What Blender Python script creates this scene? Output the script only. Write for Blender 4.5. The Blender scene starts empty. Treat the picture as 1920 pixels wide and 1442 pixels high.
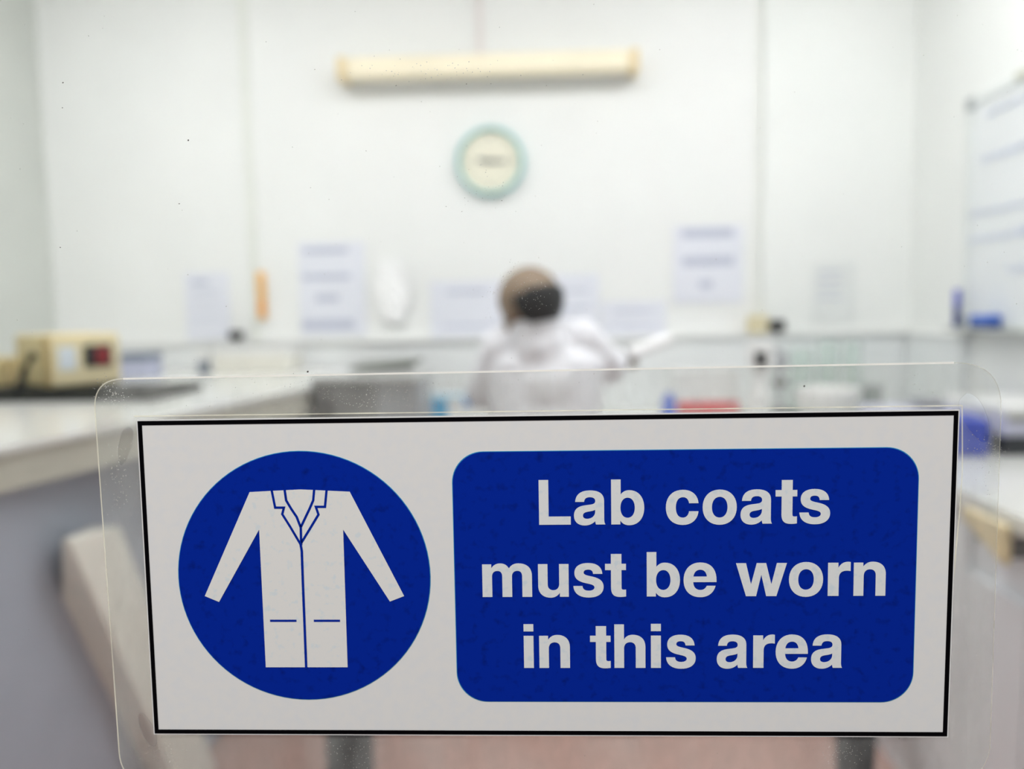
import bpy, bmesh, math, random
from mathutils import Vector, Matrix, noise
random.seed(7)
S = bpy.context.scene
COL = S.collection
PI = math.pi

# ------------------------------------------------------------------ camera
FPX, W, H = 1554.0, 1920.0, 1442.0
EYE = Vector((0, 0, 1.30))
YAW, PITCH, ROLL = (math.radians(a) for a in (2.303, 5.255, 0.998))
_f = Vector((-math.sin(YAW)*math.cos(PITCH), math.cos(YAW)*math.cos(PITCH), -math.sin(PITCH)))
_r0 = Vector((math.cos(YAW), math.sin(YAW), 0)); _u0 = _r0.cross(_f)
_r = _r0*math.cos(ROLL) - _u0*math.sin(ROLL)
_u = _r0*math.sin(ROLL) + _u0*math.cos(ROLL)
cam = bpy.data.cameras.new('camera'); co = bpy.data.objects.new('camera', cam); COL.objects.link(co)
mw = Matrix((( _r.x, _u.x, -_f.x, EYE.x), (_r.y, _u.y, -_f.y, EYE.y), (_r.z, _u.z, -_f.z, EYE.z), (0, 0, 0, 1)))
co.matrix_world = mw
cam.sensor_fit = 'HORIZONTAL'; cam.sensor_width = 17.3; cam.lens = 17.3*FPX/W      # a 14 mm lens
cam.clip_start = .01; cam.clip_end = 50
cam.dof.use_dof = True; cam.dof.focus_distance = .276; cam.dof.aperture_fstop = 2.5
cam.dof.aperture_blades = 7
S.camera = co
S.view_settings.view_transform = 'Standard'; S.view_settings.look = 'None'
S.view_settings.gamma = 1; S.view_settings.exposure = 0.30; S.view_settings.use_curve_mapping = False
S.cycles.use_denoising = True
S.cycles.max_bounces = 10; S.cycles.transparent_max_bounces = 16

def ray(px, py): return (px-W/2)*_r - (py-H/2)*_u + FPX*_f
def at(px, py, Y):                       # point of the sight line on the plane y = Y
    d = ray(px, py); return EYE + d*(Y/d.y)
def atz(px, py, z):                      # ... on the level z
    d = ray(px, py); return EYE + d*((z-EYE.z)/d.z)

# ------------------------------------------------------------------ light
world = bpy.data.worlds.new('corridor_daylight'); S.world = world; world.use_nodes = True
bg = world.node_tree.nodes['Background']; bg.inputs[0].default_value = (.93, .97, 1.0, 1); bg.inputs[1].default_value = .26
def area(name, loc, aim, size, power, col):
    l = bpy.data.lights.new(name, 'AREA'); l.shape = 'RECTANGLE'; l.size, l.size_y = size; l.energy = power; l.color = col
    o = bpy.data.objects.new(name, l); COL.objects.link(o); o.location = loc
    o.rotation_euler = (Vector(aim)-Vector(loc)).to_track_quat('-Z', 'Y').to_euler(); return o
area('corridor_lamp', (-.15, -.45, 2.2), (0, .27, 1.2), (.6, .25), 9.8, (1, .98, .945))
LAMP = 14.2                               # strength of the two ceiling luminaires

# ------------------------------------------------------------------ materials
def lin(c):
    o = []
    for v in c:
        v /= 255.0; o.append(v/12.92 if v <= .04045 else ((v+.055)/1.055)**2.4)
    return (*o, 1)
MATS = {}
def mat(name, rgb, rough=.5, vary=.05, scale=9.0, metal=0.0, bump=0.0, emit=0.0, coat=0.0, alpha=None, trans=0.0, rgb2=None, thr=None, spec=.5):
    if name in MATS: return MATS[name]
    m = bpy.data.materials.new(name); m.use_nodes = True; nt = m.node_tree; N = nt.nodes; L = nt.links
    b = N['Principled BSDF']; c = lin(rgb)
    tc = N.new('ShaderNodeTexCoord'); nz = N.new('ShaderNodeTexNoise'); nz.inputs['Scale'].default_value = scale; nz.inputs['Detail'].default_value = 5
    L.new(tc.outputs['Object'], nz.inputs['Vector'])
    rp = N.new('ShaderNodeValToRGB')
    lo = lin(rgb2) if rgb2 else tuple(v*(1-vary) for v in c[:3])+(1,)
    hi = c if rgb2 else tuple(min(1, v*(1+vary*.5)) for v in c[:3])+(1,)
    t0, t1 = thr if thr else (.35, .65)
    rp.color_ramp.elements[0].position = t0; rp.color_ramp.elements[0].color = lo
    rp.color_ramp.elements[1].position = t1; rp.color_ramp.elements[1].color = hi
    L.new(nz.outputs['Fac'], rp.inputs['Fac']); L.new(rp.outputs['Color'], b.inputs['Base Color'])
    b.inputs['Roughness'].default_value = rough; b.inputs['Metallic'].default_value = metal
    b.inputs['Specular IOR Level'].default_value = spec
    if coat: b.inputs['Coat Weight'].default_value = coat; b.inputs['Coat Roughness'].default_value = .15
    if trans: b.inputs['Transmission Weight'].default_value = trans; b.inputs['IOR'].default_value = 1.45
    if emit: L.new(rp.outputs['Color'], b.inputs['Emission Color']); b.inputs['Emission Strength'].default_value = emit
    if bump:
        bp = N.new('ShaderNodeBump'); bp.inputs['Strength'].default_value = bump; bp.inputs['Distance'].default_value = .002
        L.new(nz.outputs['Fac'], bp.inputs['Height']); L.new(bp.outputs['Normal'], b.inputs['Normal'])
    MATS[name] = m; return m

def clear_mat(name, tint, haze_rgb, haze, gloss, rough=.05, streak=0.0):
    """thin clear sheet: straight-through light, a little surface haze, a Fresnel reflection"""
    m = bpy.data.materials.new(name); m.use_nodes = True; nt = m.node_tree; N = nt.nodes; L = nt.links
    for n in list(N): N.remove(n)
    out = N.new('ShaderNodeOutputMaterial'); tr = N.new('ShaderNodeBsdfTransparent'); tr.inputs[0].default_value = (*tint, 1)
    df = N.new('ShaderNodeBsdfDiffuse'); df.inputs[0].default_value = lin(haze_rgb)
    gl = N.new('ShaderNodeBsdfGlossy'); gl.inputs['Roughness'].default_value = rough
    mx = N.new('ShaderNodeMixShader'); m2 = N.new('ShaderNodeMixShader')
    tc = N.new('ShaderNodeTexCoord'); mp = N.new('ShaderNodeMapping'); nz = N.new('ShaderNodeTexNoise')
    mp.inputs['Scale'].default_value = (60, 60, 26); nz.inputs['Scale'].default_value = 1.0; nz.inputs['Detail'].default_value = 8
    L.new(tc.outputs['Object'], mp.inputs['Vector']); L.new(mp.outputs['Vector'], nz.inputs['Vector'])
    mr = N.new('ShaderNodeMapRange'); mr.inputs['From Min'].default_value = .35; mr.inputs['From Max'].default_value = .75
    mr.inputs['To Min'].default_value = haze*(1-streak); mr.inputs['To Max'].default_value = haze*(1+streak)
    L.new(nz.outputs['Fac'], mr.inputs['Value']); L.new(mr.outputs[0], mx.inputs[0])
    L.new(tr.outputs[0], mx.inputs[1]); L.new(df.outputs[0], mx.inputs[2])
    lw = N.new('ShaderNodeLayerWeight'); lw.inputs['Blend'].default_value = .5
    pw = N.new('ShaderNodeMath'); pw.operation = 'POWER'; pw.inputs[1].default_value = 5.0; L.new(lw.outputs['Facing'], pw.inputs[0])
    fr = N.new('ShaderNodeMapRange'); f0 = (gloss/(2+gloss))**2; fr.inputs['To Min'].default_value = f0; fr.inputs['To Max'].default_value = .7
    L.new(pw.outputs[0], fr.inputs['Value']); L.new(fr.outputs[0], m2.inputs[0]); L.new(mx.outputs[0], m2.inputs[1]); L.new(gl.outputs[0], m2.inputs[2])
    L.new(m2.outputs[0], out.inputs[0]); MATS[name] = m; return m

M_wall  = mat('white_wall_paint', (243, 244, 242), .75, .02, 3, bump=.05)
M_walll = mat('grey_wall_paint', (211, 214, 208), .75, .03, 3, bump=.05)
M_wallr = mat('side_wall_paint', (242, 244, 241), .75, .02, 3, bump=.05)
M_ceil  = mat('ceiling_paint', (244, 244, 242), .8, .02, 4)
M_floor = mat('pink_vinyl', (205, 164, 152), .35, .12, 30)
M_splash= mat('pale_grey_panel', (239, 241, 241), .4, .03, 4)
M_splash2=mat('mid_grey_panel', (236, 239, 239), .4, .04, 4)
M_trimw = mat('off_white_trim', (234, 236, 229), .5, .03, 6)
M_pipe  = mat('pinkish_conduit', (236, 229, 227), .5, .03, 6)
M_top   = mat('white_laminate', (232, 232, 228), .16, .03, 6)
M_edge  = mat('beige_grey_edge', (196, 194, 180), .45, .05, 12)
M_front = mat('blue_grey_cabinet', (174, 180, 192), .5, .04, 5)
M_front2= mat('light_grey_cabinet', (234, 236, 240), .5, .04, 5)
M_plinth= mat('plinth_grey', (120, 122, 126), .6, .06, 8)
M_white = mat('white_plastic', (238, 238, 236), .35, .02, 8)
M_cream = mat('cream_painted_wood', (242, 240, 229), .5, .04, 10)
M_beige = mat('beige_enamel', (226, 206, 150), .42, .05, 14)
M_beige2= mat('beige_diffuser', (250, 240, 212), .38, .04, 5)
M_tan   = mat('tan_end_cap', (236, 216, 172), .45, .05, 14)
M_black = mat('black_plastic', (22, 22, 22), .45, .1, 14)
M_rubber= mat('black_rubber', (20, 22, 16), .7, .1, 20, spec=.15)
M_dgrey = mat('dark_grey_enamel', (112, 110, 108), .45, .06, 10)
M_mgrey = mat('mid_grey_enamel', (168, 170, 174), .4, .05, 10)
M_red   = mat('red_display', (120, 10, 22), .25, .2, 30, emit=.25)
M_label = mat('pale_blue_label', (226, 234, 240), .4, .02, 10)
M_teal  = mat('teal_plastic', (166, 212, 210), .4, .06, 10)
M_face  = mat('cream_clock_face', (238, 234, 214), .5, .02, 10)
M_gmark = mat('grey_print', (120, 126, 124), .6, .05, 10)
M_paper = mat('lavender_white_paper', (233, 235, 244), .7, .02, 8)
M_paper2= mat('grey_white_paper', (232, 235, 233), .7, .02, 8)
M_ink   = mat('faded_ink', (196, 200, 216), .8, .06, 40)
M_orange= mat('orange_plastic', (249, 194, 108), .4, .06, 12)
M_film  = mat('glossy_white_film', (253, 253, 253), .25, .02, 20)
M_cyan  = mat('cyan_card', (86, 176, 222), .5, .06, 10)
M_blue  = mat('blue_plastic', (44, 70, 186), .35, .08, 10)
M_blue2 = mat('royal_blue_plastic', (96, 124, 226), .35, .08, 10)
M_redc  = mat('red_card', (222, 92, 96), .5, .06, 10)
M_alu   = mat('satin_aluminium', (226, 231, 229), .4, .04, 20)
M_board = mat('whiteboard_enamel', (234, 238, 239), .12, .01, 4)
M_bink  = mat('pale_blue_marker_ink', (200, 208, 230), .5, .1, 60)
M_glassw= clear_mat('beaker_glass', (.965, .985, .975), (228, 238, 233), .13, .2, .05)
M_skin  = mat('brown_skin', (136, 116, 95), .5, .1, 25, bump=.1)
M_hair  = mat('black_hair', (22, 21, 20), .6, .3, 160, bump=.4)
M_coat  = mat('white_cotton_coat', (244, 244, 249), .8, .04, 18, bump=.15)
M_trous = mat('dark_trousers', (44, 46, 56), .8, .1, 60)
M_wood  = mat('beige_wood', (236, 218, 176), .45, .12, 18)
M_lav   = mat('lavender_grey_enamel', (214, 214, 234), .4, .04, 10)
M_eye   = mat('eye_white', (235, 232, 225), .2, .02, 40)
M_lamp  = mat('lit_diffuser', (253, 253, 255), .5, .0, 5, emit=LAMP)
M_paint_door = mat('grey_door_paint', (206, 208, 206), .45, .03, 6)
# the sign
M_sheet = mat('sign_paper', (228, 227, 225), .5, .03, 260, rgb2=(224, 225, 226), thr=(.3, .6), spec=.1)
M_sblue = mat('sign_blue_ink', (0, 38, 152), .5, .0, 300, rgb2=(0, 28, 122), thr=(.24, .46), spec=.06)
M_fringe= mat('sign_cyan_fringe', (40, 140, 190), .45, .05, 300)
M_sblack= mat('sign_black_ink', (4, 3, 6), .5, .0, 60, spec=.04)
M_swhite= mat('sign_white_print', (224, 226, 226), .5, .0, 420, rgb2=(210, 219, 225), thr=(.34, .46), spec=.1)
M_coatw = mat('sign_coat_white', (228, 227, 224), .5, .0, 380, rgb2=(216, 223, 226), thr=(.34, .44), spec=.1)
M_film1 = clear_mat('laminate_film', (.955, .96, .955), (226, 228, 224), .10, .18, .12, .7)
M_film2 = clear_mat('adhesive_clear', (.93, .94, .95), (226, 228, 226), .02, .12, .1, .3)
M_rim   = clear_mat('laminate_rim', (.95, .95, .90), (250, 246, 226), .62, .3, .2, .4)
M_rimf  = clear_mat('laminate_rim_faint', (.9, .89, .86), (236, 232, 212), .34, .3, .1, .4)
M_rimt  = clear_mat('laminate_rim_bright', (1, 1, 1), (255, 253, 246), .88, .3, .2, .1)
M_pane  = clear_mat('window_glass', (.985, .992, .988), (220, 225, 225), .004, .35, .02, .6)
M_dust  = clear_mat('dust_flecks', (1, 1, 1), (245, 243, 236), .42, .05, .6, .4)
M_dirt  = mat('dark_dirt', (48, 44, 40), .8, .1, 50)

# ------------------------------------------------------------------ helpers
ORG = {}
def link(o): COL.objects.link(o); return o
def tag(o, label=None, cat=None, group=None, kind=None):
    if label: o['label'] = label
    if cat: o['category'] = cat
    if group: o['group'] = group
    if kind: o['kind'] = kind
    return o
def thing(name, loc, label=None, cat=None, group=None, kind=None):
    o = link(bpy.data.objects.new(name, None)); o.empty_display_size = .05; o.location = loc; ORG[o] = Vector(loc)
    return tag(o, label, cat, group, kind)
def obj(name, bm, m, parent=None, smooth=False, base=None):
    """link a bmesh (world coordinates) as one object; the children share their thing's origin"""
    bm.normal_update()
    if parent is not None: org = ORG[parent]
    elif base is not None: org = Vector(base)
    else:
        if bm.verts:
            xs = [v.co for v in bm.verts]
            org = Vector(((min(v.x for v in xs)+max(v.x for v in xs))/2, (min(v.y for v in xs)+max(v.y for v in xs))/2, min(v.z for v in xs)))
        else: org = Vector((0, 0, 0))
    bmesh.ops.translate(bm, verts=bm.verts, vec=-org)
    me = bpy.data.meshes.new(name); bm.to_mesh(me); bm.free()
    ms = m if isinstance(m, (list, tuple)) else [m]
    for x in ms: me.materials.append(x)
    if smooth:
        me.polygons.foreach_set('use_smooth', [True]*len(me.polygons))
        try: me.set_sharp_from_angle(angle=math.radians(40))
        except Exception: pass
    o = link(bpy.data.objects.new(name, me)); ORG[o] = org
    if parent is not None: o.parent = parent
    else: o.location = org
    return o
def B(): return bmesh.new()
def solidify(bm, geom, thickness): bm.normal_update(); bmesh.ops.solidify(bm, geom=geom, thickness=thickness)
def box(bm, lo, hi, bev=0.0, rot=None, piv=None, seg=2):
    lo, hi = Vector(lo), Vector(hi); c = (lo+hi)/2; d = hi-lo
    g = bmesh.ops.create_cube(bm, size=1); vs = g['verts']
    for v in vs: v.co = Vector((v.co.x*d.x, v.co.y*d.y, v.co.z*d.z)) + c
    if bev:
        es = list({e for v in vs for e in v.link_edges})
        r = bmesh.ops.bevel(bm, geom=es, offset=bev, segments=seg, profile=.5, affect='EDGES'); vs = list({v for f in r['faces'] for v in f.verts} | {v for v in vs if v.is_valid})
    if rot is not None:
        p = Vector(piv) if piv is not None else c
        for v in vs: v.co = rot @ (v.co-p) + p
    return bm
def frame_of(d):
    d = d.normalized(); a = Vector((0, 0, 1)) if abs(d.z) < .9 else Vector((1, 0, 0))
    x = a.cross(d).normalized(); return x, d.cross(x), d
def cyl(bm, p0, p1, r0, r1=None, n=16, caps=True):
    p0, p1 = Vector(p0), Vector(p1); r1 = r0 if r1 is None else r1
    x, y, d = frame_of(p1-p0); A = []; Bq = []
    for i in range(n):
        t = 2*PI*i/n; e = x*math.cos(t)+y*math.sin(t)
        A.append(bm.verts.new(p0+e*r0)); Bq.append(bm.verts.new(p1+e*r1))
    for i in range(n): bm.faces.new((A[i], A[(i+1) % n], Bq[(i+1) % n], Bq[i]))
    if caps: bm.faces.new(A[::-1]); bm.faces.new(Bq)
    return bm
def lathe(bm, o, prof, axis=(0, 0, 1), n=28, close=True):
    o = Vector(o); x, y, d = frame_of(Vector(axis)); rings = []
    for r, h in prof:
        if r < 1e-6: rings.append([bm.verts.new(o+d*h)])
        else: rings.append([bm.verts.new(o+d*h+(x*math.cos(2*PI*i/n)+y*math.sin(2*PI*i/n))*r) for i in range(n)])
    for a, b in zip(rings, rings[1:]):
        for i in range(n):
            j = (i+1) % n
            if len(a) == 1: bm.faces.new((a[0], b[j], b[i]))
            elif len(b) == 1: bm.faces.new((a[i], a[j], b[0]))
            else: bm.faces.new((a[i], a[j], b[j], b[i]))
    return bm
def tube(bm, pts, r, n=8):
    pts = [Vector(p) for p in pts]; rings = []
    for i, p in enumerate(pts):
        d = pts[min(i+1, len(pts)-1)]-pts[max(i-1, 0)]
        x, y, _ = frame_of(d)
        rings.append([bm.verts.new(p+(x*math.cos(2*PI*k/n)+y*math.sin(2*PI*k/n))*r) for k in range(n)])
    for a, b in zip(rings, rings[1:]):
        for k in range(n): bm.faces.new((a[k], a[(k+1) % n], b[(k+1) % n], b[k]))
    bm.faces.new(rings[0][::-1]); bm.faces.new(rings[-1]); return bm
def prism(bm, poly, z0, z1):
    a = [bm.verts.new((p[0], p[1], z0)) for p in poly]; b = [bm.verts.new((p[0], p[1], z1)) for p in poly]; n = len(poly)
    bm.faces.new(a[::-1]); bm.faces.new(b)
    for i in range(n): bm.faces.new((a[i], a[(i+1) % n], b[(i+1) % n], b[i]))
    return bm
def sphere(bm, c, r, seg=16, rings=10):
    g = bmesh.ops.create_uvsphere(bm, u_segments=seg, v_segments=rings, radius=1)
    r = r if isinstance(r, (tuple, list, Vector)) else (r, r, r)
    for v in g['verts']: v.co = Vector((v.co.x*r[0]+c[0], v.co.y*r[1]+c[1], v.co.z*r[2]+c[2]))
    return bm
def ribbon(bm, pts, w, y, closed=False):
    """flat strip of width w following 2-D points (x, z) on the plane y"""
    n = len(pts); L = []; R = []
    for i, p in enumerate(pts):
        a = pts[(i-1) % n] if (closed or i > 0) else p; b = pts[(i+1) % n] if (closed or i < n-1) else p
        d1 = (Vector(p)-Vector(a)); d2 = (Vector(b)-Vector(p))
        if d1.length < 1e-9: d1 = d2
        if d2.length < 1e-9: d2 = d1
        d1.normalize(); d2.normalize(); n1 = Vector((-d1.y, d1.x)); n2 = Vector((-d2.y, d2.x)); nn = (n1+n2)
        if nn.length < 1e-6: nn = n1
        nn.normalize(); k = min(2.0, 1/max(.4, nn.dot(n1))); q = nn*(w/2*k)
        L.append(bm.verts.new((p[0]+q.x, y, p[1]+q.y))); R.append(bm.verts.new((p[0]-q.x, y, p[1]-q.y)))
    for i in range(n if closed else n-1):
        j = (i+1) % n; bm.faces.new((R[i], R[j], L[j], L[i]))
    return bm
def shape2d(name, loops, thick=0.0):
    """filled outline with holes (x, z loops) as a bmesh standing on the plane y = 0"""
    cu = bpy.data.curves.new(name, 'CURVE'); cu.dimensions = '2D'; cu.fill_mode = 'BOTH'; cu.extrude = thick/2
    for lp in loops:
        sp = cu.splines.new('POLY'); sp.points.add(len(lp)-1); sp.use_cyclic_u = True
        for q, p in zip(sp.points, lp): q.co = (p[0], p[1], 0, 1)
    o = bpy.data.objects.new(name, cu); COL.objects.link(o)
    dg = bpy.context.evaluated_depsgraph_get(); me = bpy.data.meshes.new_from_object(o.evaluated_get(dg))
    bm = B(); bm.from_mesh(me); bpy.data.meshes.remove(me); bpy.data.objects.remove(o); bpy.data.curves.remove(cu)
    for v in bm.verts: v.co = Vector((v.co.x, -v.co.z, v.co.y))
    return bm
def shift(bm, v): bmesh.ops.translate(bm, verts=bm.verts, vec=Vector(v)); return bm
def rrect(x0, z0, x1, z1, r, n=10):
    rr = r if isinstance(r, (list, tuple)) else [r]*4; P = []
    for (cx, cz, a), q in zip(((x1, z1, 0), (x0, z1, 90), (x0, z0, 180), (x1, z0, 270)), rr):
        sx = -1 if cx == x1 else 1; sz = -1 if cz == z1 else 1
        for i in range(n+1):
            t = math.radians(a+90*i/n); P.append((cx+sx*q+q*math.cos(t), cz+sz*q+q*math.sin(t)))
    return P
def solid_union(prims, voxel, smooth=4):
    """one continuous skin grown over capsules and ellipsoids (voxel remesh, then relaxed)"""
    bm = B()
    for p in prims:
        if p[0] == 'cap':
            _, a, b, ra, rb = p; a, b = Vector(a), Vector(b)
            cyl(bm, a, b, ra, rb, 14); sphere(bm, a, ra, 14, 9); sphere(bm, b, rb, 14, 9)
        else:
            _, c, r, R = p; t = B(); sphere(t, (0, 0, 0), r, 24, 16)
            for v in t.verts: v.co = (R @ v.co if R is not None else v.co) + Vector(c)
            me = bpy.data.meshes.new('t'); t.to_mesh(me); t.free(); bm.from_mesh(me); bpy.data.meshes.remove(me)
    me = bpy.data.meshes.new('u'); bm.to_mesh(me); bm.free(); o = link(bpy.data.objects.new('u', me))
    md = o.modifiers.new('r', 'REMESH'); md.mode = 'VOXEL'; md.voxel_size = voxel
    ms = o.modifiers.new('s', 'SMOOTH'); ms.iterations = smooth; ms.factor = .5
    dg = bpy.context.evaluated_depsgraph_get(); m2 = bpy.data.meshes.new_from_object(o.evaluated_get(dg))
    out = B(); out.from_mesh(m2); bpy.data.objects.remove(o); bpy.data.meshes.remove(me); bpy.data.meshes.remove(m2); return out
def struct(name, bm, m, parent=None): return tag(obj(name, bm, m, parent), kind='structure' if parent is None else None)
def boxo(name, lo, hi, m, parent=None, bev=0.0, **k): return obj(name, box(B(), lo, hi, bev, **k), m, parent)

# ------------------------------------------------------------------ room shell
YB, XL, XR, YF, ZC = 3.50, -2.10, 1.50, .30, 2.92
DX0, DX1, DZ1 = -.50, .42, 2.03                       # doorway
struct('floor', box(B(), (XL-.1, -1.6, -.06), (XR+.1, YB+.1, 0)), M_floor)
struct('ceiling', box(B(), (XL-.1, YF-.03, ZC), (XR+.1, YB+.1, ZC+.08)), M_ceil)
struct('wall_back', box(B(), (XL-.1, YB, 0), (XR+.1, YB+.1, ZC)), M_wall)
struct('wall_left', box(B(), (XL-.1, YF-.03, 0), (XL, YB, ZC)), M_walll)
struct('wall_right', box(B(), (XR, YF-.03, 0), (XR+.1, YB, ZC)), M_wallr)
wf = B(); box(wf, (XL, YF-.03, 0), (DX0, YF+.09, ZC)); box(wf, (DX1, YF-.03, 0), (XR, YF+.09, ZC)); box(wf, (DX0, YF-.03, DZ1), (DX1, YF+.09, ZC))
struct('wall_front', wf, M_wall)
# door leaf with its glazed panel
GY0, GY1 = .2746, .2786
gx0, gx1, gz0, gz1 = -.235, .215, 1.055, 1.47
door = thing('door_1', ((DX0+DX1)/2, .29, 0), kind='structure')
for nm, lo, hi in (('stile', (DX0+.004, .268, .006), (gx0, .308, DZ1-.004)), ('stile', (gx1, .268, .006), (DX1-.004, .308, DZ1-.004)),
                   ('rail', (gx0, .268, gz1), (gx1, .308, DZ1-.004)), ('rail', (gx0, .268, .006), (gx1, .308, gz0))):
    boxo(nm, lo, hi, M_paint_door, door)
for lo, hi in (((gx0, .262, gz0), (gx1, GY0, gz0+.012)), ((gx0, .262, gz1-.012), (gx1, GY0, gz1)),
               ((gx0, .262, gz0+.012), (gx0+.012, GY0, gz1-.012)), ((gx1-.012, .262, gz0+.012), (gx1, GY0, gz1-.012))):
    boxo('glazing_bead', lo, hi, M_paint_door, door, .003)
obj('glass_pane', box(B(), (gx0, GY0, gz0), (gx1, GY1, gz1)), M_pane, door)
# vertical cover strips, conduit and boxed corner on the back wall
def vstrip(name, px, py, w, z0, z1, m, d=.008):
    x = at(px, py, YB).x; return struct(name, box(B(), (x-w/2, YB-d, z0), (x+w/2, YB, z1), .002), m)
vstrip('trim_1', 464, 220, .034, 1.18, ZC, M_trimw, .012)
vstrip('trim_2', 1422, 220, .016, 1.18, ZC, M_trimw, .006)
xs = at(1430, 220, YB).x
struct('trim_3', box(B(), (xs, YB-.022, 1.18), (XR, YB, ZC)), M_wallr)
# splash panels with a ledge on top
ZL = at(900, 634, YB-.06).z
pan = thing('trim_4', (0, YB, .88), kind='structure')
xm = at(1445, 660, YB).x
boxo('splash_panel', (XL, YB-.05, 1.0), (xm, YB, ZL-.012), M_splash, pan)
boxo('splash_panel', (xm, YB-.05, .84), (XR, YB, ZL-.012), M_splash2, pan)
boxo('splash_panel', (-.60, YB-.05, .84), (xm, YB, 1.0), M_splash, pan)
boxo('ledge', (XL, YB-.065, ZL-.012), (XR, YB, ZL), M_white, pan, .003)
pan2 = thing('trim_5', (XR, 3.2, .88), kind='structure')
boxo('splash_panel', (XR-.03, 2.98, .84), (XR, YB-.065, ZL-.012), M_splash2, pan2)
boxo('ledge', (XR-.04, 2.98, ZL-.012), (XR, YB-.065, ZL), M_white, pan2, .003)

# ------------------------------------------------------------------ lamps of the room
for i, (x, y) in enumerate(((-1.35, 2.25), (-.1, 2.0), (1.0, 2.25))):
    t = thing('ceiling_light', (x, y, ZC), ('lit ceiling luminaire nearest the left wall', 'lit ceiling luminaire in the middle of the ceiling', 'lit ceiling luminaire nearest the right wall')[i], 'lamp', 'ceiling luminaires')
    boxo('housing', (x-.46, y-.17, ZC-.05), (x+.46, y+.17, ZC), M_white, t, .004)
    boxo('diffuser', (x-.44, y-.15, ZC-.065), (x+.44, y+.15, ZC-.05), M_lamp, t)
# unlit batten on the back wall
pl, pr = at(636, 126, YB-.06), at(1196, 108, YB-.06); zb = (at(915, 100, YB-.1).z+at(915, 141, YB-.1).z)/2
t = thing('wall_light', ((pl.x+pr.x)/2, YB, zb), 'long unlit fluorescent batten with yellowed diffuser above the clock', 'lamp')
boxo('back_tray', (pl.x+.01, YB-.03, zb-.03), (pr.x-.01, YB, zb+.03), M_white, t, .003)
boxo('diffuser', (pl.x+.035, YB-.115, zb-.042), (pr.x-.035, YB-.03, zb+.042), M_beige2, t, .016, seg=3)
boxo('end_cap', (pl.x, YB-.118, zb-.045), (pl.x+.035, YB-.001, zb+.045), M_tan, t, .008)
boxo('end_cap', (pr.x-.035, YB-.118, zb-.045), (pr.x, YB-.001, zb+.045), M_tan, t, .008)
xc = at(899, 40, YB).x
struct('trim_6', box(B(), (xc-.014, YB-.016, zb+.045), (xc+.014, YB, ZC), .003), M_pipe)
# clock
c = at(919, 301, YB-.04)
t = thing('wall_clock', (c.x, YB, c.z), 'round teal rimmed wall clock with a cream face', 'clock')
o = Vector((c.x, YB, c.z))
obj('rim', lathe(B(), o, [(.130, 0), (.142, .012), (.142, .030), (.136, .040), (.128, .042), (.123, .034), (.123, .02)], (0, -1, 0), 48), M_teal, t, True)
obj('dial', lathe(B(), o, [(.124, .0), (.124, .022), (0, .022)], (0, -1, 0), 48), M_face, t)
for k in range(12):
    a = 2*PI*k/12; R = Matrix.Rotation(a, 3, 'Y'); w, l = (.005, .017) if k % 3 == 0 else (.003, .011)
    boxo('hour_mark', (c.x-w, YB-.0235, c.z+.106-l), (c.x+w, YB-.022, c.z+.106), M_gmark, t, rot=R, piv=o)
for nm, l, w, a, yy in (('hour_hand', .052, .008, -84, .026), ('minute_hand', .066, .006, 92, .029)):
    boxo(nm, (c.x-w, YB-yy-.001, c.z-.012), (c.x+w, YB-yy, c.z+l), M_gmark, t, rot=Matrix.Rotation(math.radians(a), 3, 'Y'), piv=o)
obj('hub', cyl(B(), o+Vector((0, -.022, 0)), o+Vector((0, -.032, 0)), .008), M_gmark, t)

# ------------------------------------------------------------------ papers on the back wall
def paper(px0, py0, px1, py1, lines, label, m=M_paper, y=YB-.004, tilt=0.0, cat='paper', ink=M_ink, name='paper_notice'):
    a = at(px0, py0, y); b = at(px1, py1, y); cx, cz = (a.x+b.x)/2, (a.z+b.z)/2; w, h = abs(b.x-a.x), abs(a.z-b.z)
    t = thing(name, (cx, YB, cz-h/2), label, cat, 'papers stuck on the back wall')
    bm = B(); NX, NZ = 6, 8; g = [[None]*(NX+1) for _ in range(NZ+1)]
    for j in range(NZ+1):
        for i in range(NX+1):
            u, v = i/NX-.5, j/NZ-.5
            lift = .010*max(0, abs(u)*2-.6)**2*max(0, -v*2)+.002
            g[j][i] = bm.verts.new((cx+u*w, y-lift, cz+v*h))
    for j in range(NZ):
        for i in range(NX): bm.faces.new((g[j][i], g[j][i+1], g[j+1][i+1], g[j+1][i]))
    R = Matrix.Rotation(tilt, 4, Vector((0, 1, 0)))
    solidify(bm, geom=bm.faces[:], thickness=.0006)
    obj('sheet', bm, m, t)
    for (u, v, lw, lh) in lines:
        x, z = cx+(u-.5)*w, cz+(.5-v)*h
        boxo('text_line', (x-lw*w/2, y-.0035, z-lh*h/2), (x+lw*w/2, y-.0028, z+lh*h/2), ink, t)
    return t
paper(345, 512, 434, 636, [(.35, .14, .4, .07), (.45, .3, .6, .03), (.5, .5, .7, .02), (.5, .7, .7, .02)], 'small lavender notice left of the orange strip')
paper(558, 455, 688, 628, [(.42, .09, .68, .06), (.42, .37, .74, .06), (.42, .6, .34, .07), (.42, .88, .8, .1)], 'tall lavender notice with four bold lines right of the orange strip')
paper(806, 528, 958, 630, [(.45, .2, .5, .06), (.5, .8, .7, .04)], 'wide lavender notice left of the seated person')
paper(1036, 515, 1124, 618, [(.5, .3, .6, .04), (.5, .6, .6, .04)], 'lavender notice right behind the bald head')
paper(1128, 566, 1248, 640, [(.5, .25, .6, .06), (.5, .6, .7, .05)], 'low lavender notice over the raised rolled paper')
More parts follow.
